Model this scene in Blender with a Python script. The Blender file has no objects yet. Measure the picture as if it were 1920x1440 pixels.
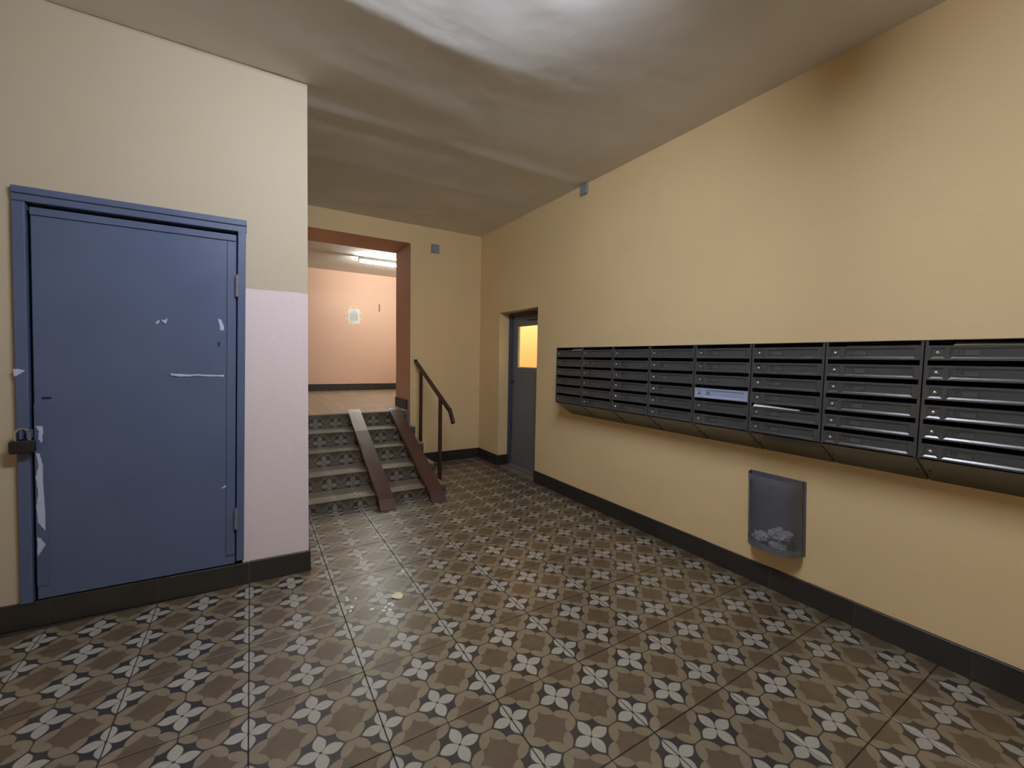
import bpy, math, random
from mathutils import Vector, Matrix, noise

random.seed(7)
S = bpy.context.scene
COL = S.collection

# ------------------------------------------------------------------ camera
cam_d = bpy.data.cameras.new('camera')
cam_d.sensor_fit = 'HORIZONTAL'
cam_d.sensor_width = 36.0
cam_d.lens = 794.586 / 1920 * 36.0
cam_d.clip_start = 0.05
cam = bpy.data.objects.new('camera', cam_d)
COL.objects.link(cam)
CR = Vector((0.85185675, -0.52346976, 0.01787411))
CU = Vector((0.01569918, 0.0596282, 0.9980972))
CF = Vector((0.5235395, 0.84995523, -0.05901273))
cam.matrix_world = Matrix(((CR.x, CU.x, -CF.x, 0), (CR.y, CU.y, -CF.y, 0),
                           (CR.z, CU.z, -CF.z, 1.35), (0, 0, 0, 1)))
S.camera = cam

# ------------------------------------------------------------------ light levels, exposure
TUBE_LOBBY = 158.0      # emission of the lobby light's diffuser
TUBE_HALL = 245.0       # emission of the hall tube
TUBE_SIDE = 335.0       # lamp in the small room behind the glazed door
S.view_settings.view_transform = 'Standard'
S.view_settings.look = 'None'
S.view_settings.exposure = 0.0
S.view_settings.gamma = 1.0
S.view_settings.use_curve_mapping = False
world = bpy.data.worlds.new('world')
S.world = world
world.use_nodes = True
world.node_tree.nodes['Background'].inputs[0].default_value = (0.6, 0.62, 0.7, 1)
world.node_tree.nodes['Background'].inputs[1].default_value = 0.0

# ------------------------------------------------------------------ dimensions (metres)
A = 0.21005            # spacing of the flower motif; a tile is two motifs wide
T = 2 * A
X0, Y0 = 0.81105, 1.28069
XR = 2.6446            # right wall
YB = 5.141             # back wall
YL = 2.902             # front of the left block at the ceiling
XE = 0.30              # right edge of the left block
ZC = 2.966             # ceiling
BB = 0.128             # baseboard height
ZL = 0.683             # level of the upper hall
YH = 8.68              # far wall of the upper hall
XW, YN = -2.0, -2.6    # walls out of the picture
PX1, PZ1 = 1.680, 2.737  # portal: right edge and top


def srgb(r, g, b):
    def f(c):
        c /= 255.0
        return c / 12.92 if c <= 0.04045 else ((c + 0.055) / 1.055) ** 2.4
    return (f(r), f(g), f(b), 1.0)


# ------------------------------------------------------------------ materials
def new_mat(name):
    m = bpy.data.materials.new(name)
    m.use_nodes = True
    nt = m.node_tree
    return m, nt, nt.nodes['Principled BSDF']


def mat(name, col, rough=0.5, metal=0.0, vary=0.0, vscale=6.0, bump=0.0, bscale=60.0, rvary=0.0, spec=0.5, detail=4.0):
    m, nt, bs = new_mat(name)
    bs.inputs['Roughness'].default_value = rough
    bs.inputs['Metallic'].default_value = metal
    bs.inputs['Specular IOR Level'].default_value = spec
    bs.inputs['Base Color'].default_value = col
    if vary or bump or rvary:
        tc = nt.nodes.new('ShaderNodeTexCoord')
    if vary or rvary:
        n = nt.nodes.new('ShaderNodeTexNoise')
        n.inputs['Scale'].default_value = vscale
        n.inputs['Detail'].default_value = detail
        nt.links.new(tc.outputs['Object'], n.inputs['Vector'])
    if vary:
        mr = nt.nodes.new('ShaderNodeMapRange')
        mr.inputs['From Min'].default_value = 0.3
        mr.inputs['From Max'].default_value = 0.7
        mr.inputs['To Min'].default_value = 1.0 - vary
        mr.inputs['To Max'].default_value = 1.0 + vary
        nt.links.new(n.outputs['Fac'], mr.inputs['Value'])
        mx = nt.nodes.new('ShaderNodeMix')
        mx.data_type = 'RGBA'
        mx.blend_type = 'MULTIPLY'
        mx.inputs[0].default_value = 1.0
        mx.inputs[6].default_value = col
        nt.links.new(mr.outputs['Result'], mx.inputs[7])
        nt.links.new(mx.outputs[2], bs.inputs['Base Color'])
    if rvary:
        mr2 = nt.nodes.new('ShaderNodeMapRange')
        mr2.inputs['From Min'].default_value = 0.3
        mr2.inputs['From Max'].default_value = 0.7
        mr2.inputs['To Min'].default_value = rough - rvary
        mr2.inputs['To Max'].default_value = rough + rvary
        nt.links.new(n.outputs['Fac'], mr2.inputs['Value'])
        nt.links.new(mr2.outputs['Result'], bs.inputs['Roughness'])
    if bump:
        n2 = nt.nodes.new('ShaderNodeTexNoise')
        n2.inputs['Scale'].default_value = bscale
        n2.inputs['Detail'].default_value = 5.0
        nt.links.new(tc.outputs['Object'], n2.inputs['Vector'])
        bp = nt.nodes.new('ShaderNodeBump')
        bp.inputs['Strength'].default_value = bump
        bp.inputs['Distance'].default_value = 0.004
        nt.links.new(n2.outputs['Fac'], bp.inputs['Height'])
        nt.links.new(bp.outputs['Normal'], bs.inputs['Normal'])
    return m


def glow(name, col, strength):
    m = bpy.data.materials.new(name)
    m.use_nodes = True
    nt = m.node_tree
    nt.nodes.remove(nt.nodes['Principled BSDF'])
    e = nt.nodes.new('ShaderNodeEmission')
    e.inputs[0].default_value = col
    e.inputs[1].default_value = strength
    nt.links.new(e.outputs[0], nt.nodes['Material Output'].inputs[0])
    return m


def tile_mat(name, rough=0.40, gain=1.0, flat=0.0):
    """Glazed print: four pale petals round each lattice point, tan lobes, brown middles."""
    m, nt, bs = new_mat(name)
    N, L = nt.nodes, nt.links

    def val(x):
        return x

    def mth(op, a, b=None, c=None, clamp=False):
        n = N.new('ShaderNodeMath')
        n.operation = op
        n.use_clamp = clamp
        for i, v in enumerate((a, b, c)):
            if v is None:
                continue
            if isinstance(v, (int, float)):
                n.inputs[i].default_value = v
            else:
                L.new(v, n.inputs[i])
        return n.outputs[0]

    def step(x, thr, eps):   # 1 where x < thr
        return mth('DIVIDE', mth('SUBTRACT', thr, x), eps, clamp=True)

    uv = N.new('ShaderNodeUVMap')
    sx = N.new('ShaderNodeSeparateXYZ')
    L.new(uv.outputs[0], sx.inputs[0])

    def fold(o):
        f = mth('FRACT', o)
        return mth('SUBTRACT', 0.5, mth('ABSOLUTE', mth('SUBTRACT', f, 0.5)))
    du, dv = fold(sx.outputs[0]), fold(sx.outputs[1])
    M, mn = mth('MAXIMUM', du, dv), mth('MINIMUM', du, dv)
    eps = 0.012
    t = mth('DIVIDE', M, 0.36, clamp=True)
    hw = mth('MULTIPLY', mth('MULTIPLY', t, mth('SUBTRACT', 1.0, t)), 0.455)
    petal = mth('MULTIPLY', step(mn, mth('SUBTRACT', hw, 0.004), eps), mth('SUBTRACT', 1.0, step(M, 0.028, eps)))
    um = mth('SUBTRACT', M, 0.5)
    s = mth('DIVIDE', mth('ADD', mth('MULTIPLY', um, 0.28), mth('MULTIPLY', mn, 0.22)), 0.356)
    tt = mth('DIVIDE', mth('ADD', mth('MULTIPLY', um, -0.22), mth('MULTIPLY', mn, 0.28)), 0.1268, clamp=True)
    lh = mth('MULTIPLY', mth('POWER', mth('MULTIPLY', mth('MULTIPLY', tt, mth('SUBTRACT', 1.0, tt)), 4.0), 0.62), 0.092)
    lobe = mth('MULTIPLY', step(mth('ABSOLUTE', mth('ADD', s, 0.001)), lh, eps), mth('SUBTRACT', 1.0, step(mn, 0.014, 0.006)))
    brown = mth('SUBTRACT', 1.0, step(s, 0.0, eps))
    line = mth('MULTIPLY', step(mn, 0.014, 0.01), mth('SUBTRACT', 1.0, step(M, 0.34, eps)))

    tc = N.new('ShaderNodeTexCoord')
    oi = N.new('ShaderNodeObjectInfo')
    off = N.new('ShaderNodeVectorMath')
    off.operation = 'ADD'
    L.new(tc.outputs['UV'], off.inputs[0])
    n1 = N.new('ShaderNodeTexNoise')
    n1.inputs['Scale'].default_value = 3.5
    n1.inputs['Detail'].default_value = 6.0
    n1.inputs['Roughness'].default_value = 0.65
    L.new(off.outputs[0], n1.inputs['Vector'])
    n2 = N.new('ShaderNodeTexNoise')
    n2.inputs['Scale'].default_value = 0.55
    n2.inputs['Detail'].default_value = 2.0
    L.new(off.outputs[0], n2.inputs['Vector'])

    def mix(f, a, b, blend='MIX'):
        n = N.new('ShaderNodeMix')
        n.data_type = 'RGBA'
        n.blend_type = blend
        if isinstance(f, (int, float)):
            n.inputs[0].default_value = f
        else:
            L.new(f, n.inputs[0])
        for i, v in ((6, a), (7, b)):
            if isinstance(v, tuple):
                n.inputs[i].default_value = v
            else:
                L.new(v, n.inputs[i])
        return n.outputs[2]
    bro = mix(n1.outputs['Fac'], srgb(76, 64, 47), srgb(120, 101, 75))
    bro = mix(mth('MULTIPLY', n2.outputs['Fac'], 0.6), bro, srgb(84, 70, 52))
    c = mix(brown, srgb(48, 45, 43), bro)
    c = mix(lobe, c, srgb(132, 118, 94))
    c = mix(line, c, srgb(58, 54, 48))
    c = mix(petal, c, srgb(168, 162, 148))
    if flat:
        c = mix(flat, c, srgb(104, 93, 76))
    # mottled glaze and a slight difference from tile to tile
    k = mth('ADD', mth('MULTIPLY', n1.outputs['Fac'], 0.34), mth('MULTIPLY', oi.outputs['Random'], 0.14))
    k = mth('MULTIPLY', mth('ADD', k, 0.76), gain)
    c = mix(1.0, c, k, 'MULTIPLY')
    L.new(c, bs.inputs['Base Color'])
    rr = mth('ADD', mth('MULTIPLY', n2.outputs['Fac'], 0.16), rough - 0.08)
    L.new(rr, bs.inputs['Roughness'])
    bs.inputs['Specular IOR Level'].default_value = 0.7
    bs.inputs['Coat Weight'].default_value = 0.4
    bs.inputs['Coat Roughness'].default_value = 0.33
    b = N.new('ShaderNodeBump')
    b.inputs['Strength'].default_value = 0.12
    b.inputs['Distance'].default_value = 0.002
    n3 = N.new('ShaderNodeTexNoise')
    n3.inputs['Scale'].default_value = 9.0
    n3.inputs['Detail'].default_value = 3.0
    L.new(off.outputs[0], n3.inputs['Vector'])
    L.new(n3.outputs['Fac'], b.inputs['Height'])
    L.new(b.outputs['Normal'], bs.inputs['Normal'])
    return m


YELLOW = srgb(226, 199, 150)


def left_wall_mat():
    """Sand paint with one lavender patch to the right of the metal door."""
    m = mat('left_wall_paint', YELLOW, rough=0.75, bump=0.35, bscale=26)
    nt = m.node_tree
    N, L = nt.nodes, nt.links
    bs = N['Principled BSDF']
    g = N.new('ShaderNodeNewGeometry')
    sp = N.new('ShaderNodeSeparateXYZ')
    L.new(g.outputs['Position'], sp.inputs[0])
    nz = N.new('ShaderNodeTexNoise')
    nz.inputs['Scale'].default_value = 14.0
    L.new(g.outputs['Position'], nz.inputs['Vector'])

    def mth(op, a, b, clamp=False):
        n = N.new('ShaderNodeMath')
        n.operation = op
        n.use_clamp = clamp
        for i, v in enumerate((a, b)):
            if isinstance(v, (int, float)):
                n.inputs[i].default_value = v
            else:
                L.new(v, n.inputs[i])
        return n.outputs[0]
    wob = mth('MULTIPLY', mth('SUBTRACT', nz.outputs['Fac'], 0.5), 0.012)
    zz = mth('ADD', sp.outputs['Z'], wob)
    below = mth('DIVIDE', mth('SUBTRACT', 1.727, zz), 0.004, True)
    right = mth('DIVIDE', mth('ADD', sp.outputs['X'], 0.2), 0.01, True)
    msk = mth('MULTIPLY', below, right)
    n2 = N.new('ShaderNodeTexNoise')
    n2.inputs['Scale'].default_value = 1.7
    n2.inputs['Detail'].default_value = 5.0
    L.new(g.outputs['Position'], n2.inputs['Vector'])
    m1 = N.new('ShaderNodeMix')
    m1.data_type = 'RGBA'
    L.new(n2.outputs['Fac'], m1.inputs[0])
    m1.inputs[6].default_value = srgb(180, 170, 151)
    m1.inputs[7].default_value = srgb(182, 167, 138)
    mx = N.new('ShaderNodeMix')
    mx.data_type = 'RGBA'
    L.new(msk, mx.inputs[0])
    L.new(m1.outputs[2], mx.inputs[6])
    mx.inputs[7].default_value = srgb(214, 198, 196)
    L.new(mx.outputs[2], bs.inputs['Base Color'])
    return m


M = {}
M['sand'] = mat('sand_wall_paint', YELLOW, rough=0.75, vary=0.035, vscale=1.6, bump=0.3, bscale=30)
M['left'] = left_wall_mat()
M['terracotta'] = mat('terracotta_paint', srgb(206, 158, 132), rough=0.7, vary=0.04, vscale=3, bump=0.25, bscale=30)
M['pink'] = mat('pink_wall_paint', srgb(230, 188, 164), rough=0.75, vary=0.03, vscale=1.2, bump=0.25, bscale=30)
M['ceiling'] = mat('ceiling_whitewash', srgb(227, 224, 219), rough=0.85, vary=0.05, vscale=2.2, bump=0.5, bscale=11)
M['hall_ceiling'] = mat('hall_ceiling_whitewash', srgb(226, 220, 212), rough=0.85, vary=0.03, vscale=2.2, bump=0.3, bscale=11)
M['grout'] = mat('dark_grout', srgb(40, 36, 31), rough=0.9)
M['light_grout'] = mat('grey_grout', srgb(112, 106, 96), rough=0.9)
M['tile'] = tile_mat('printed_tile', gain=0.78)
M['lit_hall_tile'] = tile_mat('lit_hall_print', rough=0.36, gain=2.0, flat=0.72)  # paler, flatter print: gloss from the hall light is put into the colour
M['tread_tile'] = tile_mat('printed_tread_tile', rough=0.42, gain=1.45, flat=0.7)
M['shaded_stair_tile'] = tile_mat('shaded_stair_print', rough=0.42, gain=0.52, flat=0.08)  # same print darkened: the shade on the risers is put into the colour
M['skirting'] = mat('dark_skirting_tile', srgb(45, 41, 36), rough=0.45, vary=0.12, vscale=9, bump=0.06, bscale=50)
M['concrete'] = mat('concrete', srgb(120, 110, 95), rough=0.9, vary=0.1, bump=0.4)
M['blue'] = mat('blue_grey_paint', srgb(80, 92, 119), rough=0.42, vary=0.05, vscale=3, bump=0.1, bscale=70, rvary=0.05)
M['primer'] = mat('bare_primer', srgb(178, 184, 206), rough=0.7, vary=0.05, vscale=30)
M['ink'] = mat('dark_blue_ink', srgb(36, 30, 96), rough=0.5)
M['black'] = mat('black_void', srgb(12, 12, 12), rough=0.8)
M['greydoor'] = mat('grey_door_paint', srgb(108, 110, 112), rough=0.5, vary=0.06, vscale=4, bump=0.12, bscale=40)
M['greyframe'] = mat('blue_grey_frame_paint', srgb(66, 72, 92), rough=0.5, vary=0.05)
M['ivory'] = mat('ivory_bead', srgb(206, 204, 188), rough=0.5)
M['brown'] = mat('brown_enamel', srgb(60, 37, 31), rough=0.4, vary=0.1, vscale=8, bump=0.08, bscale=80)
M['ramp'] = mat('worn_brown_enamel', srgb(76, 49, 40), rough=0.36, vary=0.12, vscale=5, bump=0.05, bscale=90, rvary=0.06)
M['bare'] = mat('scuffed_bare_metal', srgb(134, 126, 114), rough=0.4, metal=0.4, vary=0.2, vscale=22, bump=0.1, rvary=0.1)
M['mail'] = mat('dark_grey_hammered_paint', srgb(70, 71, 71), rough=0.25, metal=0.1, vary=0.025, vscale=4, bump=0.04, bscale=260)
M['mailin'] = mat('mailbox_inside', srgb(26, 26, 26), rough=0.7)
M['paleblue'] = mat('pale_blue_grey_paint', srgb(150, 162, 188), rough=0.4, vary=0.03)
M['lock'] = mat('nickel_lock', srgb(205, 205, 205), rough=0.22, metal=1.0)
M['digit'] = mat('black_digit_ink', srgb(22, 22, 22), rough=0.6)
M['slot'] = mat('number_slot_insert', srgb(72, 72, 72), rough=0.4)
M['steel'] = mat('bright_steel', srgb(200, 204, 212), rough=0.2, metal=1.0)
M['padblack'] = mat('black_lock_casing', srgb(24, 23, 22), rough=0.55)
M['bin'] = mat('grey_bin_paint', srgb(112, 115, 122), rough=0.36, metal=0.35, vary=0.06, vscale=25)
M['paper'] = mat('white_paper', srgb(232, 232, 230), rough=0.8)
M['buff'] = mat('buff_paper', srgb(200, 180, 140), rough=0.8)
M['wrap'] = mat('bluish_crumpled_paper', srgb(226, 230, 244), rough=0.5, vary=0.2, vscale=24)
M['print'] = mat('grey_print', srgb(150, 154, 156), rough=0.8)
M['tape'] = mat('clear_tape', srgb(242, 214, 186), rough=0.35)
M['plate'] = mat('grey_plastic', srgb(140, 142, 150), rough=0.5, vary=0.04)
M['numeral'] = mat('grey_stencil_paint', srgb(128, 112, 108), rough=0.7)
M['fixture'] = mat('white_fixture', srgb(214, 214, 206), rough=0.45)
M['tube_lobby'] = glow('lobby_tube_glow', srgb(230, 238, 255), TUBE_LOBBY)
M['tube_hall'] = glow('hall_tube_glow', srgb(238, 246, 240), TUBE_HALL)
M['tube_side'] = glow('side_room_glow', srgb(255, 250, 225), TUBE_SIDE)
M['lemon'] = mat('lemon_wall_paint', srgb(244, 219, 94), rough=0.7, vary=0.03)
M['leaf'] = mat('pale_dry_leaf', srgb(222, 216, 176), rough=0.6, vary=0.12, vscale=60)
M['glint_white'] = mat('white_glint_fleck', srgb(238, 238, 232), rough=0.5)  # white of the glints painted on the floor


def glass_mat():
    m, nt, bs = new_mat('clear_pane')
    bs.inputs['Base Color'].default_value = (1, 1, 1, 1)
    bs.inputs['Roughness'].default_value = 0.03
    bs.inputs['Transmission Weight'].default_value = 1.0
    bs.inputs['IOR'].default_value = 1.1
    return m


M['glass'] = glass_mat()


# ------------------------------------------------------------------ mesh builder
class MB:
    def __init__(self):
        self.v, self.f, self.mi, self.uv = [], [], [], []

    def face(self, pts, mi=0, uvs=None):
        i = len(self.v)
        self.v.extend([tuple(p) for p in pts])
        self.f.append(tuple(range(i, i + len(pts))))
        self.mi.append(mi)
        self.uv.append(uvs)

    def box(self, a, b, mi=0, faces='xXyYzZ'):
        x0, y0, z0 = (min(a[i], b[i]) for i in range(3))
        x1, y1, z1 = (max(a[i], b[i]) for i in range(3))
        q = {'x': [(x0, y1, z0), (x0, y0, z0), (x0, y0, z1), (x0, y1, z1)],
             'X': [(x1, y0, z0), (x1, y1, z0), (x1, y1, z1), (x1, y0, z1)],
             'y': [(x0, y0, z0), (x1, y0, z0), (x1, y0, z1), (x0, y0, z1)],
             'Y': [(x1, y1, z0), (x0, y1, z0), (x0, y1, z1), (x1, y1, z1)],
             'z': [(x0, y1, z0), (x1, y1, z0), (x1, y0, z0), (x0, y0, z0)],
             'Z': [(x0, y0, z1), (x1, y0, z1), (x1, y1, z1), (x0, y1, z1)]}
        for k in faces:
            self.face(q[k], mi)

    def bevel_box(self, a, b, r, mi=0):
        """box with all edges chamfered by r"""
        lo = [min(a[i], b[i]) for i in range(3)]
        hi = [max(a[i], b[i]) for i in range(3)]
        r = min(r, min(hi[i] - lo[i] for i in range(3)) * 0.45)
        P = {}
        base = len(self.v)
        for sx in (0, 1):
            for sy in (0, 1):
                for sz in (0, 1):
                    s = (sx, sy, sz)
                    c = [hi[i] if s[i] else lo[i] for i in range(3)]
                    inn = [c[i] - r if s[i] else c[i] + r for i in range(3)]
                    for ax in range(3):
                        p = list(inn)
                        p[ax] = c[ax]
                        P[s + (ax,)] = len(self.v)
                        self.v.append(tuple(p))

        def add(ids):
            # orient outward
            pts = [Vector(self.v[i]) for i in ids]
            n = (pts[1] - pts[0]).cross(pts[2] - pts[0])
            ctr = sum(pts, Vector()) / len(pts) - Vector([(lo[i] + hi[i]) / 2 for i in range(3)])
            if n.dot(ctr) < 0:
                ids = ids[::-1]
            self.f.append(tuple(ids))
            self.mi.append(mi)
            self.uv.append(None)
        for ax in range(3):
            u, w = [i for i in range(3) if i != ax]
            for sd in (0, 1):
                ids = []
                for (p, q) in ((0, 0), (1, 0), (1, 1), (0, 1)):
                    s = [0, 0, 0]
                    s[ax], s[u], s[w] = sd, p, q
                    ids.append(P[tuple(s) + (ax,)])
                add(ids)
            # edges along ax
            for p in (0, 1):
                for q in (0, 1):
                    s0, s1 = [0, 0, 0], [0, 0, 0]
                    s0[u] = s1[u] = p
                    s0[w] = s1[w] = q
                    s0[ax], s1[ax] = 0, 1
                    add([P[tuple(s0) + (u,)], P[tuple(s1) + (u,)], P[tuple(s1) + (w,)], P[tuple(s0) + (w,)]])
        for sx in (0, 1):
            for sy in (0, 1):
                for sz in (0, 1):
                    add([P[(sx, sy, sz, 0)], P[(sx, sy, sz, 1)], P[(sx, sy, sz, 2)]])

    def cyl(self, c, axis, r, l, n=16, mi=0, r2=None, caps=True):
        """cylinder / cone starting at c, along axis vector"""
        ax = Vector(axis).normalized()
        u = ax.orthogonal().normalized()
        w = ax.cross(u)
        c = Vector(c)
        r2 = r if r2 is None else r2
        ring = lambda o, rr: [o + u * rr * math.cos(2 * math.pi * k / n) + w * rr * math.sin(2 * math.pi * k / n) for k in range(n)]
        a, b = ring(c, r), ring(c + ax * l, r2)
        for k in range(n):
            self.face([a[k], a[(k + 1) % n], b[(k + 1) % n], b[k]], mi)
        if caps:
            self.face(a[::-1], mi)
            self.face(b, mi)

    def tube(self, pts, r, n=10, mi=0):
        pts = [Vector(p) for p in pts]
        rings = []
        u = None
        for i, p in enumerate(pts):
            d = (pts[min(i + 1, len(pts) - 1)] - pts[max(i - 1, 0)]).normalized()
            u = d.orthogonal().normalized() if u is None else (u - d * u.dot(d)).normalized()
            w = d.cross(u)
            rings.append([p + u * r * math.cos(2 * math.pi * k / n) + w * r * math.sin(2 * math.pi * k / n) for k in range(n)])
        for a, b in zip(rings, rings[1:]):
            for k in range(n):
                self.face([a[k], a[(k + 1) % n], b[(k + 1) % n], b[k]], mi)
        self.face(rings[0][::-1], mi)
        self.face(rings[-1], mi)

    def prism(self, prof, mk, lo, hi, mi=0):
        """extrude a closed 2D outline; mk(p, t) -> 3D point"""
        a = [mk(p, lo) for p in prof]
        b = [mk(p, hi) for p in prof]
        n = len(prof)
        for k in range(n):
            self.face([a[k], a[(k + 1) % n], b[(k + 1) % n], b[k]], mi)
        self.face(a[::-1], mi)
        self.face(b, mi)

    def map(self, fn):
        self.v = [tuple(fn(*p)) for p in self.v]
        return self

    def mesh(self, name, mats, org=(0, 0, 0), smooth=False):
        me = bpy.data.meshes.new(name)
        vs = [(p[0] - org[0], p[1] - org[1], p[2] - org[2]) for p in self.v]
        me.from_pydata(vs, [], self.f)
        for m in (mats if isinstance(mats, (list, tuple)) else [mats]):
            me.materials.append(m)
        me.polygons.foreach_set('material_index', self.mi)
        if any(u is not None for u in self.uv):
            lay = me.uv_layers.new(name='UVMap')
            i = 0
            for f, u in zip(self.f, self.uv):
                for k in range(len(f)):
                    lay.data[i].uv = u[k] if u else (0.5, 0.5)
                    i += 1
        if smooth:
            me.polygons.foreach_set('use_smooth', [True] * len(me.polygons))
        me.update()
        return me


ORG = {}


def tag(o, label=None, cat=None, group=None, kind=None):
    if label:
        o['label'] = label
    if cat:
        o['category'] = cat
    if group:
        o['group'] = group
    if kind:
        o['kind'] = kind
    return o


def root(name, loc, label, cat, group=None):
    o = bpy.data.objects.new(name, None)
    o.empty_display_size = 0.05
    o.location = loc
    COL.objects.link(o)
    ORG[o.name] = tuple(loc)
    return tag(o, label, cat, group)


def add(name, mb, mats, parent=None, loc=None, smooth=False, label=None, kind=None):
    """link a mesh given in world coordinates; children keep world position"""
    if parent is None:
        org = loc or (0, 0, 0)
        o = bpy.data.objects.new(name, mb.mesh(name, mats, org, smooth))
        o.location = org
        COL.objects.link(o)
        ORG[o.name] = tuple(org)
    else:
        org = ORG[parent.name]
        o = bpy.data.objects.new(name, mb.mesh(name, mats, org, smooth))
        COL.objects.link(o)
        o.parent = parent
        ORG[o.name] = org
    if label:
        o['label'] = label
    if kind:
        o['kind'] = kind
    return o


def struct(name, mb, mats, smooth=False):
    return add(name, mb, mats, None, None, smooth, None, 'structure')


# ================================================================== THE SETTING
# left block: slightly out of plumb, as in the photograph
def yw(x, z):
    yb_ = 2.877 - 0.046 * (x - 0.1)
    return yb_ + (YL - yb_) * max(0.0, min(1.0, z / ZC))


def lw(x, d, z):
    """left wall frame: x across, d outwards from the wall face, z up"""
    return (x + 0.0080 * (z - 1.5), yw(x, z) - d, z)


def dw(x, d, z):
    """the metal door leans a little more than the wall"""
    return (x + 0.0215 * (z - 1.1), yw(x, z) - d, z)


# --- floors
mb = MB()
mb.box((XW - 0.2, YN - 0.2, -0.12), (XR + 0.25, YB + 0.05, -0.0035))
floor = struct('floor', mb, M['grout'])


def tile_part(name, rects, parent, uvf, z=0.0, th=0.008, mats=None, tilt=0.0):
    """a flat floor tile: chamfered slab over one or two rectangles"""
    b = MB()
    ax, ay = random.uniform(-tilt, tilt), random.uniform(-tilt, tilt)
    cx = (rects[0][0] + rects[0][2]) / 2
    cy = (rects[0][1] + rects[0][3]) / 2

    def P(x, y, dz):
        return (x, y, z + dz + (x - cx) * ax + (y - cy) * ay)
    for (x0, y0, x1, y1) in rects:
        g, c = 0.0021, 0.0012
        x0, y0, x1, y1 = x0 + g, y0 + g, x1 - g, y1 - g
        o = [(x0, y0), (x1, y0), (x1, y1), (x0, y1)]
        i = [(x0 + c, y0 + c), (x1 - c, y0 + c), (x1 - c, y1 - c), (x0 + c, y1 - c)]
        b.face([P(*p, 0) for p in i], 0, [uvf(*p) for p in i])
        for k in range(4):
            a_, b_ = o[k], o[(k + 1) % 4]
            ia, ib = i[k], i[(k + 1) % 4]
            b.face([P(*a_, -0.001), P(*b_, -0.001), P(*ib, 0), P(*ia, 0)], 0, [uvf(*a_), uvf(*b_), uvf(*ib), uvf(*ia)])
            b.face([P(*a_, -th), P(*b_, -th), P(*b_, -0.001), P(*a_, -0.001)], 0, [uvf(*a_), uvf(*b_), uvf(*b_), uvf(*a_)])
    return add(name, b, mats or M['tile'], parent)


def fuv(x, y):
    return ((x - X0) / A, (y - Y0) / A)


def clip(x0, y0, x1, y1, bx0, by0, bx1, by1):
    r = (max(x0, bx0), max(y0, by0), min(x1, bx1), min(y1, by1))
    return r if r[2] - r[0] > 0.012 and r[3] - r[1] > 0.012 else None


for i in range(-7, 6):
    for j in range(-9, 11):
        x0 = X0 + 2 * A * i
        y0 = Y0 + A * 0.5 + 2 * A * j
        x1, y1 = x0 + T, y0 + T
        rects = []
        a_ = clip(x0, y0, x1, y1, XW, YN, XR, YL - 0.03)
        b_ = clip(x0, y0, x1, y1, XE + 0.005, YL - 0.03, XR, YB)
        rects = [r for r in (a_, b_) if r]
        if rects:
            if len(rects) == 2:
                # the two pieces of the notched tile belong together: close the joint between them
                r0, r1 = rects
                rects = [(r0[0], r0[1], r0[2], r0[3] + 0.0021), (r1[0], r1[1] - 0.0021, r1[2], r1[3])]
            tile_part('tile', rects, floor, fuv, tilt=0.0028)

# door recess floor (threshold side of the glazed door)
RY0, RY1, RZ = 3.787, 4.612, 1.917      # recess in the right wall
mb = MB()
mb.box((XR, RY0, -0.06), (XR + 0.25, RY1, 0.002))
struct('trim_1', mb, M['concrete'])

# --- right wall with the recess of the glazed door
TH = 0.225
mb = MB()
mb.box((XR, YN - 0.2, 0), (XR + TH, RY0, ZC))
mb.box((XR, RY1, 0), (XR + TH, YB + 0.6, ZC))
mb.box((XR, RY0, RZ), (XR + TH, RY1, ZC), faces='xz')
mb.box((XR + TH - 0.02, RY0, RZ), (XR + TH, RY1, ZC), faces='X')
struct('wall_right', mb, M['sand'])

# --- left block (front wall with the metal door, side wall towards the stairs)
mb = MB()
NX, NZ = 14, 12
DX0, DX1, DZ0, DZ1 = -0.925, -0.052, 0.120, 2.055     # opening of the metal door


def wall_patch(x0, x1, z0, z1):
    n = 6
    for a_ in range(n):
        for b_ in range(n):
            xa, xb = x0 + (x1 - x0) * a_ / n, x0 + (x1 - x0) * (a_ + 1) / n
            za, zb = z0 + (z1 - z0) * b_ / n, z0 + (z1 - z0) * (b_ + 1) / n
            mb.face([lw(xa, 0, za), lw(xb, 0, za), lw(xb, 0, zb), lw(xa, 0, zb)])


wall_patch(XW - 0.1, DX0, 0, ZC)
wall_patch(DX0, DX1, DZ1, ZC)
wall_patch(DX0, DX1, 0, DZ0)
wall_patch(DX1, XE, 0, ZC)
n = 6
for b_ in range(n):
    za, zb = ZC * b_ / n, ZC * (b_ + 1) / n
    mb.face([lw(XE, 0, za), (lw(XE, 0, za)[0], YB, za), (lw(XE, 0, zb)[0], YB, zb), lw(XE, 0, zb)])
mb.face([(XW - 0.1, YB, 0), (XW - 0.1, YB, ZC), (XE, YB, ZC), (XE, YB, 0)])
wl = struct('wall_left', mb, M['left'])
# black box added behind the metal door to keep its gaps dark
mb = MB()
mb.box((DX0 - 0.05, YL + 0.03, 0.05), (DX1 + 0.05, YL + 0.35, DZ1 + 0.05))
struct('trim_2', mb, M['black'])

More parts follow.
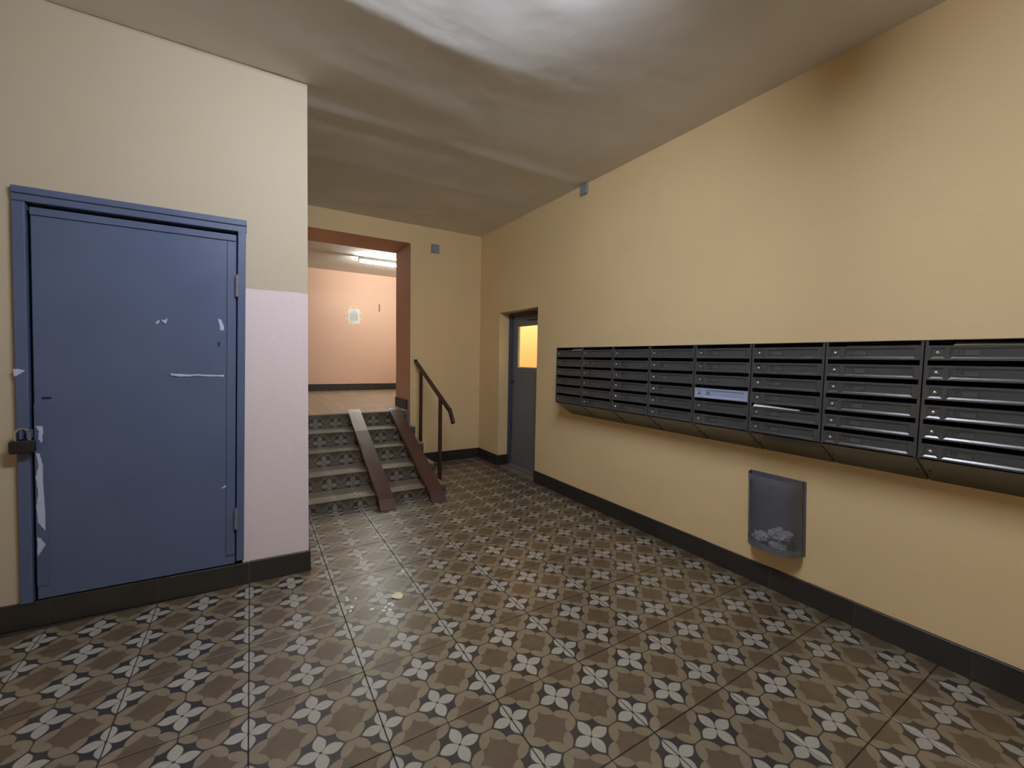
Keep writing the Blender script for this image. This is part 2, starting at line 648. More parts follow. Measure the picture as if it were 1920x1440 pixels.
# --- back wall with the portal (terracotta reveal)
YP = 5.745                              # inner edge of the portal
mb = MB()
mb.box((PX1, YB, 0), (XR + 0.02, YP, ZC), 0, faces='yXYzZ')
mb.face([(PX1, YP, ZL), (PX1, YB, ZL), (PX1, YB, PZ1), (PX1, YP, PZ1)], 1)
mb.face([(PX1, YP, 0), (PX1, YB, 0), (PX1, YB, ZL), (PX1, YP, ZL)], 0)
mb.box((XE - 0.05, YB, PZ1), (PX1, YP, ZC), 0, faces='yYZ')
mb.face([(XE - 0.05, YB, PZ1), (XE - 0.05, YP, PZ1), (PX1, YP, PZ1), (PX1, YB, PZ1)], 1)
# left pier of the portal, behind the block
mb.box((XW, YB, 0), (XE - 0.03, YP, ZC), 0, faces='yXYZ')
struct('wall_back', mb, [M['sand'], M['terracotta']])

# --- walls out of the picture, closing the lobby
mb = MB()
mb.box((XW - 0.1, YN - 0.1, 0), (XR + 0.02, YN, ZC))
struct('wall_front', mb, M['sand'])
mb = MB()
mb.box((XW - 0.1, YN - 0.1, 0), (XW, 3.0, ZC))
struct('wall_west', mb, M['sand'])

# --- ceiling: plastered slabs with uneven joints running across the room
mb = MB()
nx, ny = 96, 260


def relief(x, y):
    k = max(0.0, min(1.0, (2.05 - x) / 1.5))
    k1 = k * max(0.0, min(1.0, (x + 0.9) / 1.0))
    yy = 2.09 + 0.03 * math.sin(x * 2.1) + 0.012 * math.sin(x * 7 + 1)
    h = 0.0
    if yy - 0.5 < y <= yy:
        h -= 0.024 * k1 * ((y - yy + 0.5) / 0.5) ** 2
    elif yy < y < yy + 0.7:
        h -= 0.024 * k1 * (1 - (y - yy) / 0.7) ** 1.5
    y2 = 3.115 + 0.012 * math.sin(x * 3.3)
    e = y - y2
    h -= 0.0085 * math.exp(-(e / 0.085) ** 2) * (0.75 + 0.25 * math.sin(x * 4))
    y3 = 3.85 + 0.03 * math.sin(x * 2.2 + 1)
    h -= 0.003 * math.exp(-((y - y3) / 0.1) ** 2)
    y4 = 2.62 + 0.05 * math.sin(x * 1.9)
    h -= 0.004 * math.exp(-((y - y4) / 0.12) ** 2) * (0.5 + 0.5 * math.sin(x * 2.5 + 0.6))
    h += 0.006 * (noise.noise(Vector((x * 0.9, y * 2.4, 0.3)))) + 0.0022 * noise.noise(Vector((x * 3.1, y * 6.0, 4.0)))
    edge = min(1.0, max(0.0, (XR - x) / 0.15), max(0, (YB - y) / 0.15))
    edge = min(edge, max(0.0, min(1.0, abs(y - YL) / 0.1))) if x < XE + 0.05 and False else edge
    return ZC + h * edge


gv = {}
for i in range(nx + 1):
    for j in range(ny + 1):
        x = XW - 0.1 + (XR + 0.12 - XW) * i / nx
        y = YN - 0.1 + (YB + 0.1 - YN) * j / ny
        gv[i, j] = len(mb.v)
        mb.v.append((x, y, relief(x, y)))
for i in range(nx):
    for j in range(ny):
        mb.f.append((gv[i, j], gv[i, j + 1], gv[i + 1, j + 1], gv[i + 1, j]))
        mb.mi.append(0)
        mb.uv.append(None)
struct('ceiling', mb, M['ceiling'], smooth=True)

# --- upper hall behind the portal
HX0, HX1 = -1.4, 4.2
mb = MB()
mb.box((XE - 0.05, YB + 0.012, ZL - 0.3), (PX1 + 0.3, YP, ZL - 0.0035))
mb.box((HX0, YP, ZL - 0.3), (HX1, YH, ZL - 0.0035))
hall_floor = struct('floor', mb, M['light_grout'])
for i in range(-2, 6):
    for j in range(9, 18):
        x0 = X0 + 2 * A * i
        y0 = Y0 + A * 0.5 + 2 * A * j + 0.03
        r1 = clip(x0, y0, x0 + T, y0 + T, XE + 0.01, YB + 0.012, PX1, YP)
        r2 = clip(x0, y0, x0 + T, y0 + T, XE - 1.2, YP, HX1, YH - 0.012)
        rs = [r for r in (r1, r2) if r]
        if rs:
            if len(rs) == 2:
                r0, rr = rs
                rs = [(r0[0], r0[1], r0[2], r0[3] + 0.0021), (rr[0], rr[1] - 0.0021, rr[2], rr[3])]
            tile_part('tile', rs, hall_floor, lambda x, y: ((x - X0) / A, (y - 0.03 - Y0) / A), z=ZL, tilt=0.0012, mats=M['lit_hall_tile'])
mb = MB()
mb.box((HX0, YH, ZL - 0.3), (HX1, YH + 0.1, ZC))
struct('wall_hall', mb, M['pink'])
mb = MB()
mb.box((HX0 - 0.1, YP, ZL - 0.3), (HX0, YH, ZC))
mb.face([(HX0, YP, ZL - .3), (XE - 0.03, YP, ZL - .3), (XE - 0.03, YP, ZC), (HX0, YP, ZC)])
struct('wall_hall_left', mb, M['pink'])
mb = MB()
mb.box((HX1, YP, ZL - 0.3), (HX1 + 0.1, YH, ZC))
mb.box((PX1 + 0.002, YP, ZL - .3), (HX1, YP + 0.01, ZC), faces='xYy')
struct('wall_hall_right', mb, M['pink'])
mb = MB()
mb.box((HX0 - 0.1, YB + 0.1, ZC - 0.008), (HX1 + 0.1, YH + 0.1, ZC + 0.1))
struct('ceiling', mb, M['hall_ceiling'])

# --- little lit room behind the glazed door
mb = MB()
sx0, sx1, sy0, sy1 = XR + TH, 4.4, 3.2, 6.4
mb.face([(sx0, sy1, 0), (sx1, sy1, 0), (sx1, sy1, ZC), (sx0, sy1, ZC)])
mb.face([(sx1, sy0, 0), (sx1, sy0, ZC), (sx1, sy1, ZC), (sx1, sy1, 0)])
mb.face([(sx0, sy0, 0), (sx0, sy0, ZC), (sx1, sy0, ZC), (sx1, sy0, 0)])
mb.face([(sx0, sy0, 0), (sx1, sy0, 0), (sx1, sy1, 0), (sx0, sy1, 0)])
mb.face([(sx0, sy0, ZC), (sx0, sy1, ZC), (sx1, sy1, ZC), (sx1, sy0, ZC)])
struct('wall_side_room', mb, M['lemon'])


# --- skirting: dark tiles with pale joints
def skirting(name, path, joints, height=BB, z0=0.0, th=0.015):
    """path(s, d, z) -> point; joints: list of (s0, s1) pieces"""
    s0, s1 = joints[0][0], joints[-1][1]
    b = MB()
    n = max(2, int(abs(s1 - s0) / 0.3))
    for k in range(n):
        a_, c_ = s0 + (s1 - s0) * k / n, s0 + (s1 - s0) * (k + 1) / n
        b.face([path(a_, th - 0.004, z0), path(c_, th - 0.004, z0), path(c_, th - 0.004, z0 + height - 0.003), path(a_, th - 0.004, z0 + height - 0.003)])
        b.face([path(a_, th - 0.004, z0 + height - 0.003), path(c_, th - 0.004, z0 + height - 0.003), path(c_, 0, z0 + height - 0.003), path(a_, 0, z0 + height - 0.003)])
    st = struct(name, b, M['light_grout'])
    for (a_, c_) in joints:
        g = 0.0016 if c_ > a_ else -0.0016
        a2, c2 = a_ + g, c_ - g
        t = MB()
        h = height + random.uniform(-0.0015, 0.0015)
        t1 = th + random.uniform(-0.0008, 0.0008)
        P = lambda s, d, z: path(s, d, z0 + z)
        t.face([P(a2, t1, 0.001), P(c2, t1, 0.001), P(c2, t1, h - 0.002), P(a2, t1, h - 0.002)])
        t.face([P(a2, t1, h - 0.002), P(c2, t1, h - 0.002), P(c2, t1 - 0.002, h), P(a2, t1 - 0.002, h)])
        t.face([P(a2, t1 - 0.002, h), P(c2, t1 - 0.002, h), P(c2, 0, h), P(a2, 0, h)])
        t.face([P(a2, 0, 0.001), P(a2, t1, 0.001), P(a2, t1, h - 0.002), P(a2, t1 - 0.002, h), P(a2, 0, h)])
        t.face([P(c2, t1, 0.001), P(c2, 0, 0.001), P(c2, 0, h), P(c2, t1 - 0.002, h), P(c2, t1, h - 0.002)])
        add('tile', t, M['skirting'], st)
    return st


def cuts(lo, hi, phase):
    e = [lo]
    k = math.ceil((lo - phase) / T + 1e-6)
    while phase + k * T < hi - 0.02:
        if phase + k * T > lo + 0.02:
            e.append(phase + k * T)
        k += 1
    e.append(hi)
    return list(zip(e, e[1:]))


# right wall (joints measured at y = 0.75 + k*T)
jy = 1.2846
skirting('baseboard_right', lambda s, d, z: (XR - d, s, z), cuts(YN, RY0, jy))
skirting('baseboard_right', lambda s, d, z: (XR - d, s, z), [(RY1 + 0.0, YB)])
skirting('baseboard_recess', lambda s, d, z: (s, RY1 - d, z), [(XR - 0.015, XR + 0.135)])
skirting('baseboard_back', lambda s, d, z: (s, YB - d, z), cuts(PX1 - 0.04, XR, X0 + 0.02))
skirting('baseboard_left', lambda s, d, z: (s, yw(s, 0) - d, z), cuts(XW, XE - 0.001, X0))
skirting('baseboard_block', lambda s, d, z: (lw(XE, 0, 0)[0] + d, s, z), [(yw(XE, 0) - 0.001, 3.30), (3.30, 3.72), (3.72, 3.855)], th=0.012)
skirting('baseboard_hall', lambda s, d, z: (s, YH - d, z), cuts(HX0, HX1, X0), z0=ZL)
skirting('baseboard_portal', lambda s, d, z: (PX1 - d, s, z), [(YB + 0.10, YP + 0.0)], z0=ZL)

# ================================================================== METAL DOOR (left)
door1 = root('door_1', dw(-0.49, 0, 0.13), 'blue-grey painted metal door with chipped paint and a padlock', 'door')
del door1['category']
door1['kind'] = 'structure'


def dbox(name, x0, x1, d0, d1, z0, z1, m, par, r=0.003, label=None):
    b = MB()
    b.bevel_box((x0, d0, z0), (x1, d1, z1), r)
    b.f = [f[::-1] for f in b.f]
    b.map(dw)
    return add(name, b, m, par, label=label)


dbox('frame_jamb', -0.943, -0.900, -0.05, 0.022, 0.128, 2.034, M['blue'], door1)
dbox('frame_jamb', -0.072, -0.034, -0.05, 0.022, 0.150, 2.040, M['blue'], door1)
dbox('frame_header', -0.945, -0.030, -0.05, 0.020, 2.036, 2.070, M['blue'], door1)
dbox('frame_header', -0.943, -0.030, -0.05, 0.026, 2.0705, 2.103, M['blue'], door1)
leaf = dbox('door_leaf', -0.886, -0.078, -0.04, 0.010, 0.134, 2.016, M['blue'], door1)
dbox('top_rail', -0.886, -0.080, 0.010, 0.017, 1.981, 2.016, M['blue'], leaf, 0.002)
dbox('edge_strip', -0.121, -0.080, 0.010, 0.016, 0.190, 1.978, M['blue'], leaf, 0.002)
dbox('edge_strip', -0.886, -0.846, 0.010, 0.0125, 0.20, 1.10, M['blue'], leaf, 0.001)
for z0 in (1.675, 0.345):
    b = MB()
    b.cyl((-0.0745, 0.028, z0), (0, 0, 1), 0.0085, 0.058, 12)
    b.cyl((-0.0745, 0.028, z0 + 0.060), (0, 0, 1), 0.0085, 0.056, 12)
    b.cyl((-0.0745, 0.028, z0 - 0.004), (0, 0, 1), 0.006, 0.124, 10)
    b.map(dw)
    add('hinge', b, M['greydoor'], leaf, smooth=False)
# keyhole slot: a dark cut in the sheet
dbox('key_slot', -0.858, -0.826, 0.0095, 0.0131, 1.119, 1.127, M['black'], leaf, 0.0005)


def blob(pts, d, th=0.0006):
    b = MB()
    mid = MB()
    f = [(x, d + th, z) for x, z in pts]
    b.face(f)
    n = len(pts)
    for k in range(n):
        p, q = pts[k], pts[(k + 1) % n]
        b.face([(p[0], d - 0.0005, p[1]), (q[0], d - 0.0005, q[1]), (q[0], d + th, q[1]), (p[0], d + th, p[1])])
    b.map(dw)
    return b


def ragged(pts, amp, n=4):
    out = []
    for k in range(len(pts)):
        p, q = pts[k], pts[(k + 1) % len(pts)]
        for i in range(n):
            t = i / n
            out.append((p[0] + (q[0] - p[0]) * t + random.uniform(-amp, amp), p[1] + (q[1] - p[1]) * t + random.uniform(-amp, amp)))
    return out


def unlean(pts):
    return [(x - 0.0215 * (z - 1.1), z) for x, z in pts]


CH = [
    ([(-0.421, 1.497), (-0.405, 1.515), (-0.412, 1.522), (-0.424, 1.508)], 0.0015, 'primer'),
    ([(-0.400, 1.522), (-0.384, 1.524), (-0.375, 1.537), (-0.377, 1.517), (-0.384, 1.503), (-0.393, 1.512)], 0.0015, 'primer'),
    ([(-0.154, 1.545), (-0.139, 1.540), (-0.126, 1.498), (-0.127, 1.480), (-0.143, 1.481), (-0.148, 1.515)], 0.001, 'primer'),
    ([(-0.158, 1.414), (-0.148, 1.419), (-0.145, 1.395), (-0.157, 1.389)], 0.001, 'ink'),
    ([(-0.372, 1.240), (-0.345, 1.237), (-0.25, 1.234), (-0.132, 1.231), (-0.131, 1.222), (-0.25, 1.226), (-0.33, 1.223), (-0.365, 1.229)], 0.0018, 'primer'),
    ([(-0.155, 0.588), (-0.134, 0.602), (-0.133, 0.590), (-0.150, 0.584)], 0.001, 'primer'),
]
for pts, am, m in CH:
    b = blob(unlean(ragged(pts, am)), 0.0105)
    add('paint_chip', b, M[m], leaf, label='dark blue ink blot' if m == 'ink' else None)
CH2 = [
    ([(-0.886, 0.862), (-0.873, 0.853), (-0.866, 0.80), (-0.866, 0.48), (-0.870, 0.475), (-0.890, 0.52), (-0.893, 0.60), (-0.884, 0.66), (-0.891, 0.74), (-0.881, 0.80)], 0.002),
    ([(-0.897, 0.447), (-0.884, 0.437), (-0.869, 0.405), (-0.885, 0.372), (-0.898, 0.352), (-0.896, 0.40)], 0.0015),
    ([(-0.884, 0.990), (-0.858, 0.985), (-0.861, 0.935), (-0.866, 0.905), (-0.875, 0.93), (-0.872, 0.96)], 0.002),
]
for pts, am in CH2:
    add('paint_chip', blob(unlean(ragged(pts, am)), 0.0130), M['primer'], leaf)
jamb_l = [o for o in door1.children if o.name.startswith('frame_jamb')][0]
add('paint_chip', blob(unlean(ragged([(-0.944, 1.262), (-0.922, 1.262), (-0.906, 1.254), (-0.923, 1.238), (-0.941, 1.227)], 0.0015)), 0.0225), M['primer'], jamb_l)
# hasp ears welded to the door and the jamb
for x, nm in ((-0.893, 'hasp_ear'), (-0.916, 'hasp_ear')):
    dbox(nm, x - 0.004, x + 0.004, 0.010, 0.062, 0.935, 0.975, M['blue'], door1, 0.002)

# padlock hanging through the ears
pl = root('padlock', dw(-0.914, 0.05, 0.88), 'black box padlock with a shiny shackle hanging on the blue metal door', 'padlock')
b = MB()
b.bevel_box((-0.956, 0.026, 0.868), (-0.874, 0.066, 0.928), 0.006)
b.f = [f[::-1] for f in b.f]
b.map(dw)
add('lock_body', b, M['padblack'], pl)
b = MB()
arc = [(-0.937, 0.046, 0.925), (-0.937, 0.046, 0.955)]
for k in range(0, 9):
    t = math.pi - math.pi * k / 8
    arc.append((-0.914 + 0.023 * math.cos(t), 0.046, 0.958 + 0.024 * math.sin(t)))
arc += [(-0.891, 0.046, 0.955), (-0.891, 0.046, 0.925)]
b.tube(arc, 0.0058, 10)
b.map(dw)
add('shackle', b, M['steel'], pl, smooth=True)

# ================================================================== GLAZED DOOR (right)
door2 = root('door_2', (XR + 0.16, 4.2, 0.0), 'narrow dark grey door with a lit glass pane, recessed in the right wall', 'door')
del door2['category']
door2['kind'] = 'structure'
FX = XR + 0.135


def rbox(name, a, b_, m, par, r=0.003, label=None):
    b = MB()
    b.bevel_box(a, b_, r)
    return add(name, b, m, par, label=label)


rbox('frame_jamb', (FX, RY1 - 0.056, 0.0), (FX + 0.09, RY1 - 0.001, RZ - 0.001), M['greyframe'], door2)
rbox('frame_jamb', (FX, RY0 + 0.001, 0.0), (FX + 0.09, RY0 + 0.050, RZ - 0.001), M['greyframe'], door2)
rbox('frame_header', (FX, RY0 + 0.0505, RZ - 0.036), (FX + 0.09, RY1 - 0.0565, RZ - 0.001), M['greyframe'], door2)
rbox('threshold', (FX - 0.03, RY0 + 0.0505, 0.002), (FX + 0.09, RY1 - 0.0565, 0.022), M['concrete'], door2)
LX = FX + 0.03
ly0, ly1, lz0, lz1 = RY0 + 0.054, RY1 - 0.061, 0.026, RZ - 0.040
gy0, gy1, gz0, gz1 = 3.965, 4.452, 1.243, 1.748
b = MB()
b.box((LX, ly0, lz0), (LX + 0.04, ly1, gz0))
b.box((LX, ly0, gz1), (LX + 0.04, ly1, lz1))
b.box((LX, ly0, gz0), (LX + 0.04, gy0, gz1), faces='xXyY')
b.box((LX, gy1, gz0), (LX + 0.04, ly1, gz1), faces='xXyY')
leaf2 = add('door_leaf', b, M['greydoor'], door2)
rbox('cover_strip', (LX - 0.006, ly0 + 0.01, gz0 - 0.052), (LX, ly1 - 0.01, gz0 - 0.045), M['greydoor'], leaf2, 0.002)
for zz in (0.655, 0.70):
    rbox('cover_strip', (LX - 0.005, ly0 + 0.01, zz), (LX, ly1 - 0.03, zz + 0.008), M['greydoor'], leaf2, 0.002)
b = MB()
b.box((LX + 0.018, gy0 + 0.001, gz0 + 0.001), (LX + 0.022, gy1 - 0.001, gz1 - 0.001))
add('glass_pane', b, M['glass'], door2)
bead = 0.012
rbox('glazing_bead', (LX + 0.004, gy1 - 0.026, gz0 + 0.001), (LX + 0.017, gy1 - 0.001, gz1 - 0.001), M['ivory'], leaf2, 0.002)
rbox('glazing_bead', (LX + 0.004, gy0 + 0.001, gz0 + 0.001), (LX + 0.017, gy0 + 0.020, gz1 - 0.001), M['ivory'], leaf2, 0.002)
rbox('glazing_bead', (LX + 0.004, gy0 + 0.021, gz0 + 0.001), (LX + 0.017, gy1 - 0.027, gz0 + 0.012), M['ivory'], leaf2, 0.002)
rbox('latch_plate', (LX - 0.004, ly1 - 0.045, 1.045), (LX, ly1 - 0.018, 1.165), M['greydoor'], leaf2, 0.002)
b = MB()
b.cyl((LX, ly1 - 0.032, 1.085), (-1, 0, 0), 0.008, 0.035, 10)
b.bevel_box((LX - 0.043, ly1 - 0.10, 1.077), (LX - 0.031, ly1 - 0.026, 1.093), 0.003)
add('door_handle', b, M['greyframe'], leaf2)
b = MB()
b.bevel_box((LX - 0.035, 3.93, 1.815), (LX, 4.20, 1.848), 0.004)
b.tube([(LX - 0.02, 4.14, 1.848), (LX - 0.07, 4.28, 1.856), (LX - 0.012, 4.40, 1.858)], 0.006, 8)
add('door_closer', b, M['mail'], door2)
rbox('hinge', (LX - 0.008, ly1 + 0.0005, 0.44), (LX + 0.004, ly1 + 0.0045, 0.52), M['black'], door2, 0.001)

# ================================================================== STAIRCASE
NOSE = [(5.141, 0.683), (4.80, 0.537), (4.515, 0.391), (4.18, 0.245), (3.868, 0.099)]
SX0, SX1 = lw(XE, 0, 0.4)[0] + 0.004, 1.636
stair = root('staircase', (1.0, 4.5, 0.0), 'patterned tiled staircase of five low steps up to the pink hall', 'stairs')
b = MB()
prof = []
yb_lim = YB - 0.004
prof.append((yb_lim, 0.001))
prof.append((3.895, 0.001))
for k in range(4, 0, -1):
    y, z = NOSE[k]
    prof.append((y + 0.016, z - 0.010))
    ynext = NOSE[k - 1][0]
    prof.append((ynext + 0.016 if k > 1 else yb_lim, z - 0.010))
prof[1] = (NOSE[4][0] + 0.016, 0.001)
xs0, xs1 = SX0 + 0.002, SX1 - 0.009
for i in range(len(prof)):
    p, q = prof[i], prof[(i + 1) % len(prof)]
    b.face([(xs0, p[0], p[1]), (xs0, q[0], q[1]), (xs1, q[0], q[1]), (xs1, p[0], p[1])])
add('stair_core', b, M['concrete'], stair)


def slab_tile(name, par, a, b_, axes, uvs, m):
    """thin box tile; uv taken from two axes of the position"""
    t = MB()
    t.bevel_box(a, b_, 0.0014)
    t.uv = [[uvs(*t.v[i]) for i in f] for f in t.f]
    return add(name, t, m, par)


def xcuts(lo, hi):
    return cuts(lo, hi, X0)


for k in range(5):
    y, z = NOSE[k]
    zbelow = NOSE[k + 1][1] if k < 4 else 0.0
    for (xa, xb) in xcuts(SX0, SX1):
        g = 0.0012
        if k > 0:
            yr = NOSE[k - 1][0] + 0.004 if k > 1 else YB - 0.006
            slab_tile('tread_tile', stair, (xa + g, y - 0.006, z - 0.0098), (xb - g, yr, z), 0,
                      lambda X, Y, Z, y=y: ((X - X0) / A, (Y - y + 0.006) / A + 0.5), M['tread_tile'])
        ztop = z - 0.0105 if k else z - 0.009
        yf = y + 0.006 if k else YB - 0.0055
        slab_tile('riser_tile', stair, (xa + g, yf, zbelow + 0.0008), (xb - g, yf + (0.0095 if k else 0.0012) - 0.0003, ztop), 0,
                  lambda X, Y, Z, z=z: ((X - X0) / A, (z - Z) / A + 0.5), M['shaded_stair_tile'])
    if k > 0:
        # tiled cheek on the open end
        yr = NOSE[k - 1][0] + 0.004 if k > 1 else YB - 0.006
        slab_tile('cheek_tile', stair, (SX1 - 0.0088, y + 0.008, 0.001 if k == 4 else zbelow - 0.01 + 0.0), (SX1 - 0.001, yb_lim - 0.004, z - 0.0105), 0,
                  lambda X, Y, Z, y=y, z=z: ((Y - y) / A + 0.8, (z - Z) / A + 0.5), M['shaded_stair_tile'])
# landing nosing strip lives on the hall floor slab edge

# ================================================================== RAMPS
def ramp(x0, x1, ytop, label, bare_to=None):
    r = root('stroller_ramp', ((x0 + x1) / 2, 3.7, 0.0), label, 'ramp', 'brown metal stroller ramps over the steps')
    sl = (0.683 - 0.099) / (5.141 - 3.868)
    line = lambda y: 0.099 + sl * (y - 3.868) + 0.044
    yb0 = 3.735
    top = [(ytop, line(ytop) - 0.012), (5.10, line(5.10)), (yb0, line(yb0)), (3.670, 0.0045)]
    if bare_to:
        top = [top[0], top[1], (bare_to, line(bare_to)), top[2], top[3]]
    th = 0.004
    b = MB()
    segs = list(zip(top, top[1:]))
    for (p, q) in segs:
        m = 1 if (bare_to and p[0] > bare_to - 0.001 and q[0] >= bare_to - 0.001) else 0
        b.face([(x0, q[0], q[1]), (x1, q[0], q[1]), (x1, p[0], p[1]), (x0, p[0], p[1])], m)
        b.face([(x0, p[0], p[1] - th), (x1, p[0], p[1] - th), (x1, q[0], q[1] - th), (x0, q[0], q[1] - th)], m)
    p, q = top[0], top[-1]
    b.face([(x0, p[0], p[1]), (x1, p[0], p[1]), (x1, p[0], p[1] - th), (x0, p[0], p[1] - th)], 0)
    b.face([(x1, q[0], q[1]), (x0, q[0], q[1]), (x0, q[0], q[1] - th), (x1, q[0], q[1] - th)], 0)
    add('ramp_plate', b, [M['ramp'], M['bare']], r, label='worn plate with a scuffed bare metal top end' if bare_to else None)
    for (xa, xb) in ((x0, x0 + 0.005), (x1 - 0.005, x1)):
        f = MB()
        prof = [(5.09, line(5.09) - th), (yb0, line(yb0) - th), (3.682, 0.003), (3.70, 0.002), (yb0 + 0.03, line(yb0 + 0.03) - 0.048), (5.09, line(5.09) - 0.046)]
        f.prism(prof, lambda p, t: (t, p[0], p[1]), xa, xb)
        add('side_flange', f, M['ramp'], r)
    return r


ramp(0.941, 1.078, 5.17, 'left brown metal ramp on the steps, its top end scuffed to bare metal', bare_to=4.74)
ramp(1.412, 1.552, 5.17, 'right brown metal ramp on the steps, brown all the way, nearer the handrail')

# ================================================================== HANDRAIL
HXR = 1.742
rail = root('handrail', (HXR, 4.32, 0.0), 'dark brown square-tube handrail with two posts beside the steps', 'handrail')


def beam(p, q, w, hgt, m, name, par):
    """square tube between two points in the x = const plane"""
    p, q = Vector(p), Vector(q)
    d = (q - p).normalized()
    sx = Vector((1, 0, 0))
    up = sx.cross(d).normalized()
    b = MB()
    r = min(w, hgt) * 0.12
    prof = [(-w / 2 + r, -hgt / 2), (w / 2 - r, -hgt / 2), (w / 2, -hgt / 2 + r), (w / 2, hgt / 2 - r), (w / 2 - r, hgt / 2), (-w / 2 + r, hgt / 2), (-w / 2, hgt / 2 - r), (-w / 2, -hgt / 2 + r)]
    b.prism(prof, lambda c, t: p + sx * c[0] + up * c[1] + d * t, 0, (q - p).length)
    return add(name, b, m, par)


beam((HXR, 5.125, 1.300), (HXR, 4.045, 0.806), 0.030, 0.046, M['brown'], 'rail', rail)
beam((HXR, 5.139, 1.304), (HXR, 5.095, 1.304), 0.030, 0.040, M['brown'], 'rail_bracket', rail)
beam((HXR, 4.048, 0.820), (HXR, 3.955, 0.688), 0.030, 0.046, M['brown'], 'rail_end', rail)
beam((HXR, 4.925, 0.001), (HXR, 4.925, 1.196), 0.034, 0.034, M['brown'], 'post', rail)
beam((HXR, 4.305, 0.001), (HXR, 4.305, 0.914), 0.034, 0.034, M['brown'], 'post', rail)

# ================================================================== MAILBOXES
UW = 0.3656
YFAR = 3.182
MX = XR - 0.2          # plane of the doors
ZT = 1.462
DZT = [1.438, 1.354, 1.271, 1.187, 1.104, 1.021]
DH = 0.0615


def recess_front(b, W, H, rects, depth, ch, frame, mi=0):
    """front face with sunk rectangles; coordinates (u, v), frame(u, v, d) -> 3D with d inwards"""
    us = sorted(rects)
    v0, v1 = us[0][1], us[0][3]

    def q(u0, v0_, u1, v1_, d=0):
        b.face([frame(u0, v0_, d), frame(u1, v0_, d), frame(u1, v1_, d), frame(u0, v1_, d)], mi)
    q(0, 0, W, v0)
    q(0, v1, W, H)
    cur = 0
    for (a, _, c, _) in us:
        q(cur, v0, a, v1)
        cur = c
    q(cur, v0, W, v1)
    for (a, p, c, r) in us:
        o = [(a, p), (c, p), (c, r), (a, r)]
        i = [(a + ch, p + ch), (c - ch, p + ch), (c - ch, r - ch), (a + ch, r - ch)]
        for k in range(4):
            k2 = (k + 1) % 4
            b.face([frame(*o[k], 0), frame(*o[k2], 0), frame(*i[k2], depth), frame(*i[k], depth)], mi)
        b.face([frame(*p_, depth) for p_ in i], mi)


def door_mesh():
    """one box door, local origin at its top left front corner (left = far end)"""
    b = MB()
    W, H, D = UW - 0.022, DH, 0.012
    fr = lambda u, v, d: (d, -u, v - H)
    recess_front(b, W, H, [(0.008, 0.007, 0.054, H - 0.009), (0.066, 0.007, W - 0.018, H - 0.009)], 0.0042, 0.0075, fr)
    # returned edges
    b.face([fr(0, 0, D), fr(W, 0, D), fr(W, 0, 0), fr(0, 0, 0)])
    b.face([fr(0, H, 0), fr(W, H, 0), fr(W, H, D), fr(0, H, D)])
    b.face([fr(0, 0, D), fr(0, 0, 0), fr(0, H, 0), fr(0, H, D)])
    b.face([fr(W, 0, 0), fr(W, 0, D), fr(W, H, D), fr(W, H, 0)])
    b.face([fr(W, 0, D), fr(0, 0, D), fr(0, H, D), fr(W, H, D)])
    return b


def slot_mesh():
    """raised frame of the number window with a dull insert"""
    b = MB()
    H = DH
    u0, u1, v0, v1 = 0.078, 0.156, 0.0195, 0.0455
    fr = lambda u, v, d: (0.0045 - d, -u, v - H)
    w = 0.0028
    for (a, p, c, r) in ((u0, v1 - w, u1, v1), (u0, v0, u1, v0 + w * 0.6), (u0, v0 + w * 0.6, u0 + w, v1 - w), (u1 - w, v0 + w * 0.6, u1, v1 - w)):
        pts = [(a, p), (c, p), (c, r), (a, r)]
        b.face([fr(*k, 0.003) for k in pts], 0)
        for k in range(4):
            k2 = (k + 1) % 4
            b.face([fr(*pts[k], 0), fr(*pts[k2], 0), fr(*pts[k2], 0.003), fr(*pts[k], 0.003)], 0)
    b.face([fr(u0, v0, 0.0008), fr(u1, v0, 0.0008), fr(u1, v1, 0.0008), fr(u0, v1, 0.0008)], 1)
    return b


def lock_mesh():
    """round cylinder lock with a domed face and a key slit"""
    b = MB()
    c = (0.0045, -0.030, 0.030 - DH)
    b.cyl(c, (-1, 0, 0), 0.0092, 0.002, 16, 0, caps=False)
    rings = []
    for q in range(5):
        a = q / 4 * math.pi / 2
        rr, dx = 0.0092 * math.cos(a), 0.002 + 0.0062 * math.sin(a)
        rings.append([(c[0] - dx, c[1] + rr * math.cos(2 * math.pi * k / 16), c[2] + rr * math.sin(2 * math.pi * k / 16)) for k in range(16)])
    for p, q in zip(rings, rings[1:]):
        for k in range(16):
            b.face([p[(k + 1) % 16], p[k], q[k], q[(k + 1) % 16]], 0)
    b.box((c[0] - 0.0084, c[1] - 0.0006, c[2] - 0.0028), (c[0] - 0.006, c[1] + 0.0006, c[2] + 0.0028), 1)
    return b


DOOR_ME = door_mesh().mesh('box_door', [M['mail']])
DOOR_ME2 = door_mesh().mesh('box_door', [M['paleblue']])
SLOT_ME = slot_mesh().mesh('number_slot', [M['mail'], M['slot']])
LOCK_ME = lock_mesh().mesh('lock', [M['lock'], M['black']], smooth=True)


def text_mesh(s, size, m):
    cu = bpy.data.curves.new('digits', 'FONT')
    cu.body = s
    cu.size = size
    cu.resolution_u = 2
    cu.extrude = 0.0003
    ob = bpy.data.objects.new('digits', cu)
    COL.objects.link(ob)
    dg = bpy.context.evaluated_depsgraph_get()
    dg.update()
    me = bpy.data.meshes.new_from_object(ob.evaluated_get(dg))
    bpy.data.objects.remove(ob)
    bpy.data.curves.remove(cu)
    me.materials.clear()
    me.materials.append(m)
    return me


# rotation that lays text (x right, y up, z towards viewer) on a wall that faces -x
TEXT_ON_RIGHT = Matrix(((0, 0, -1, 0), (-1, 0, 0, 0), (0, 1, 0, 0), (0, 0, 0, 1)))


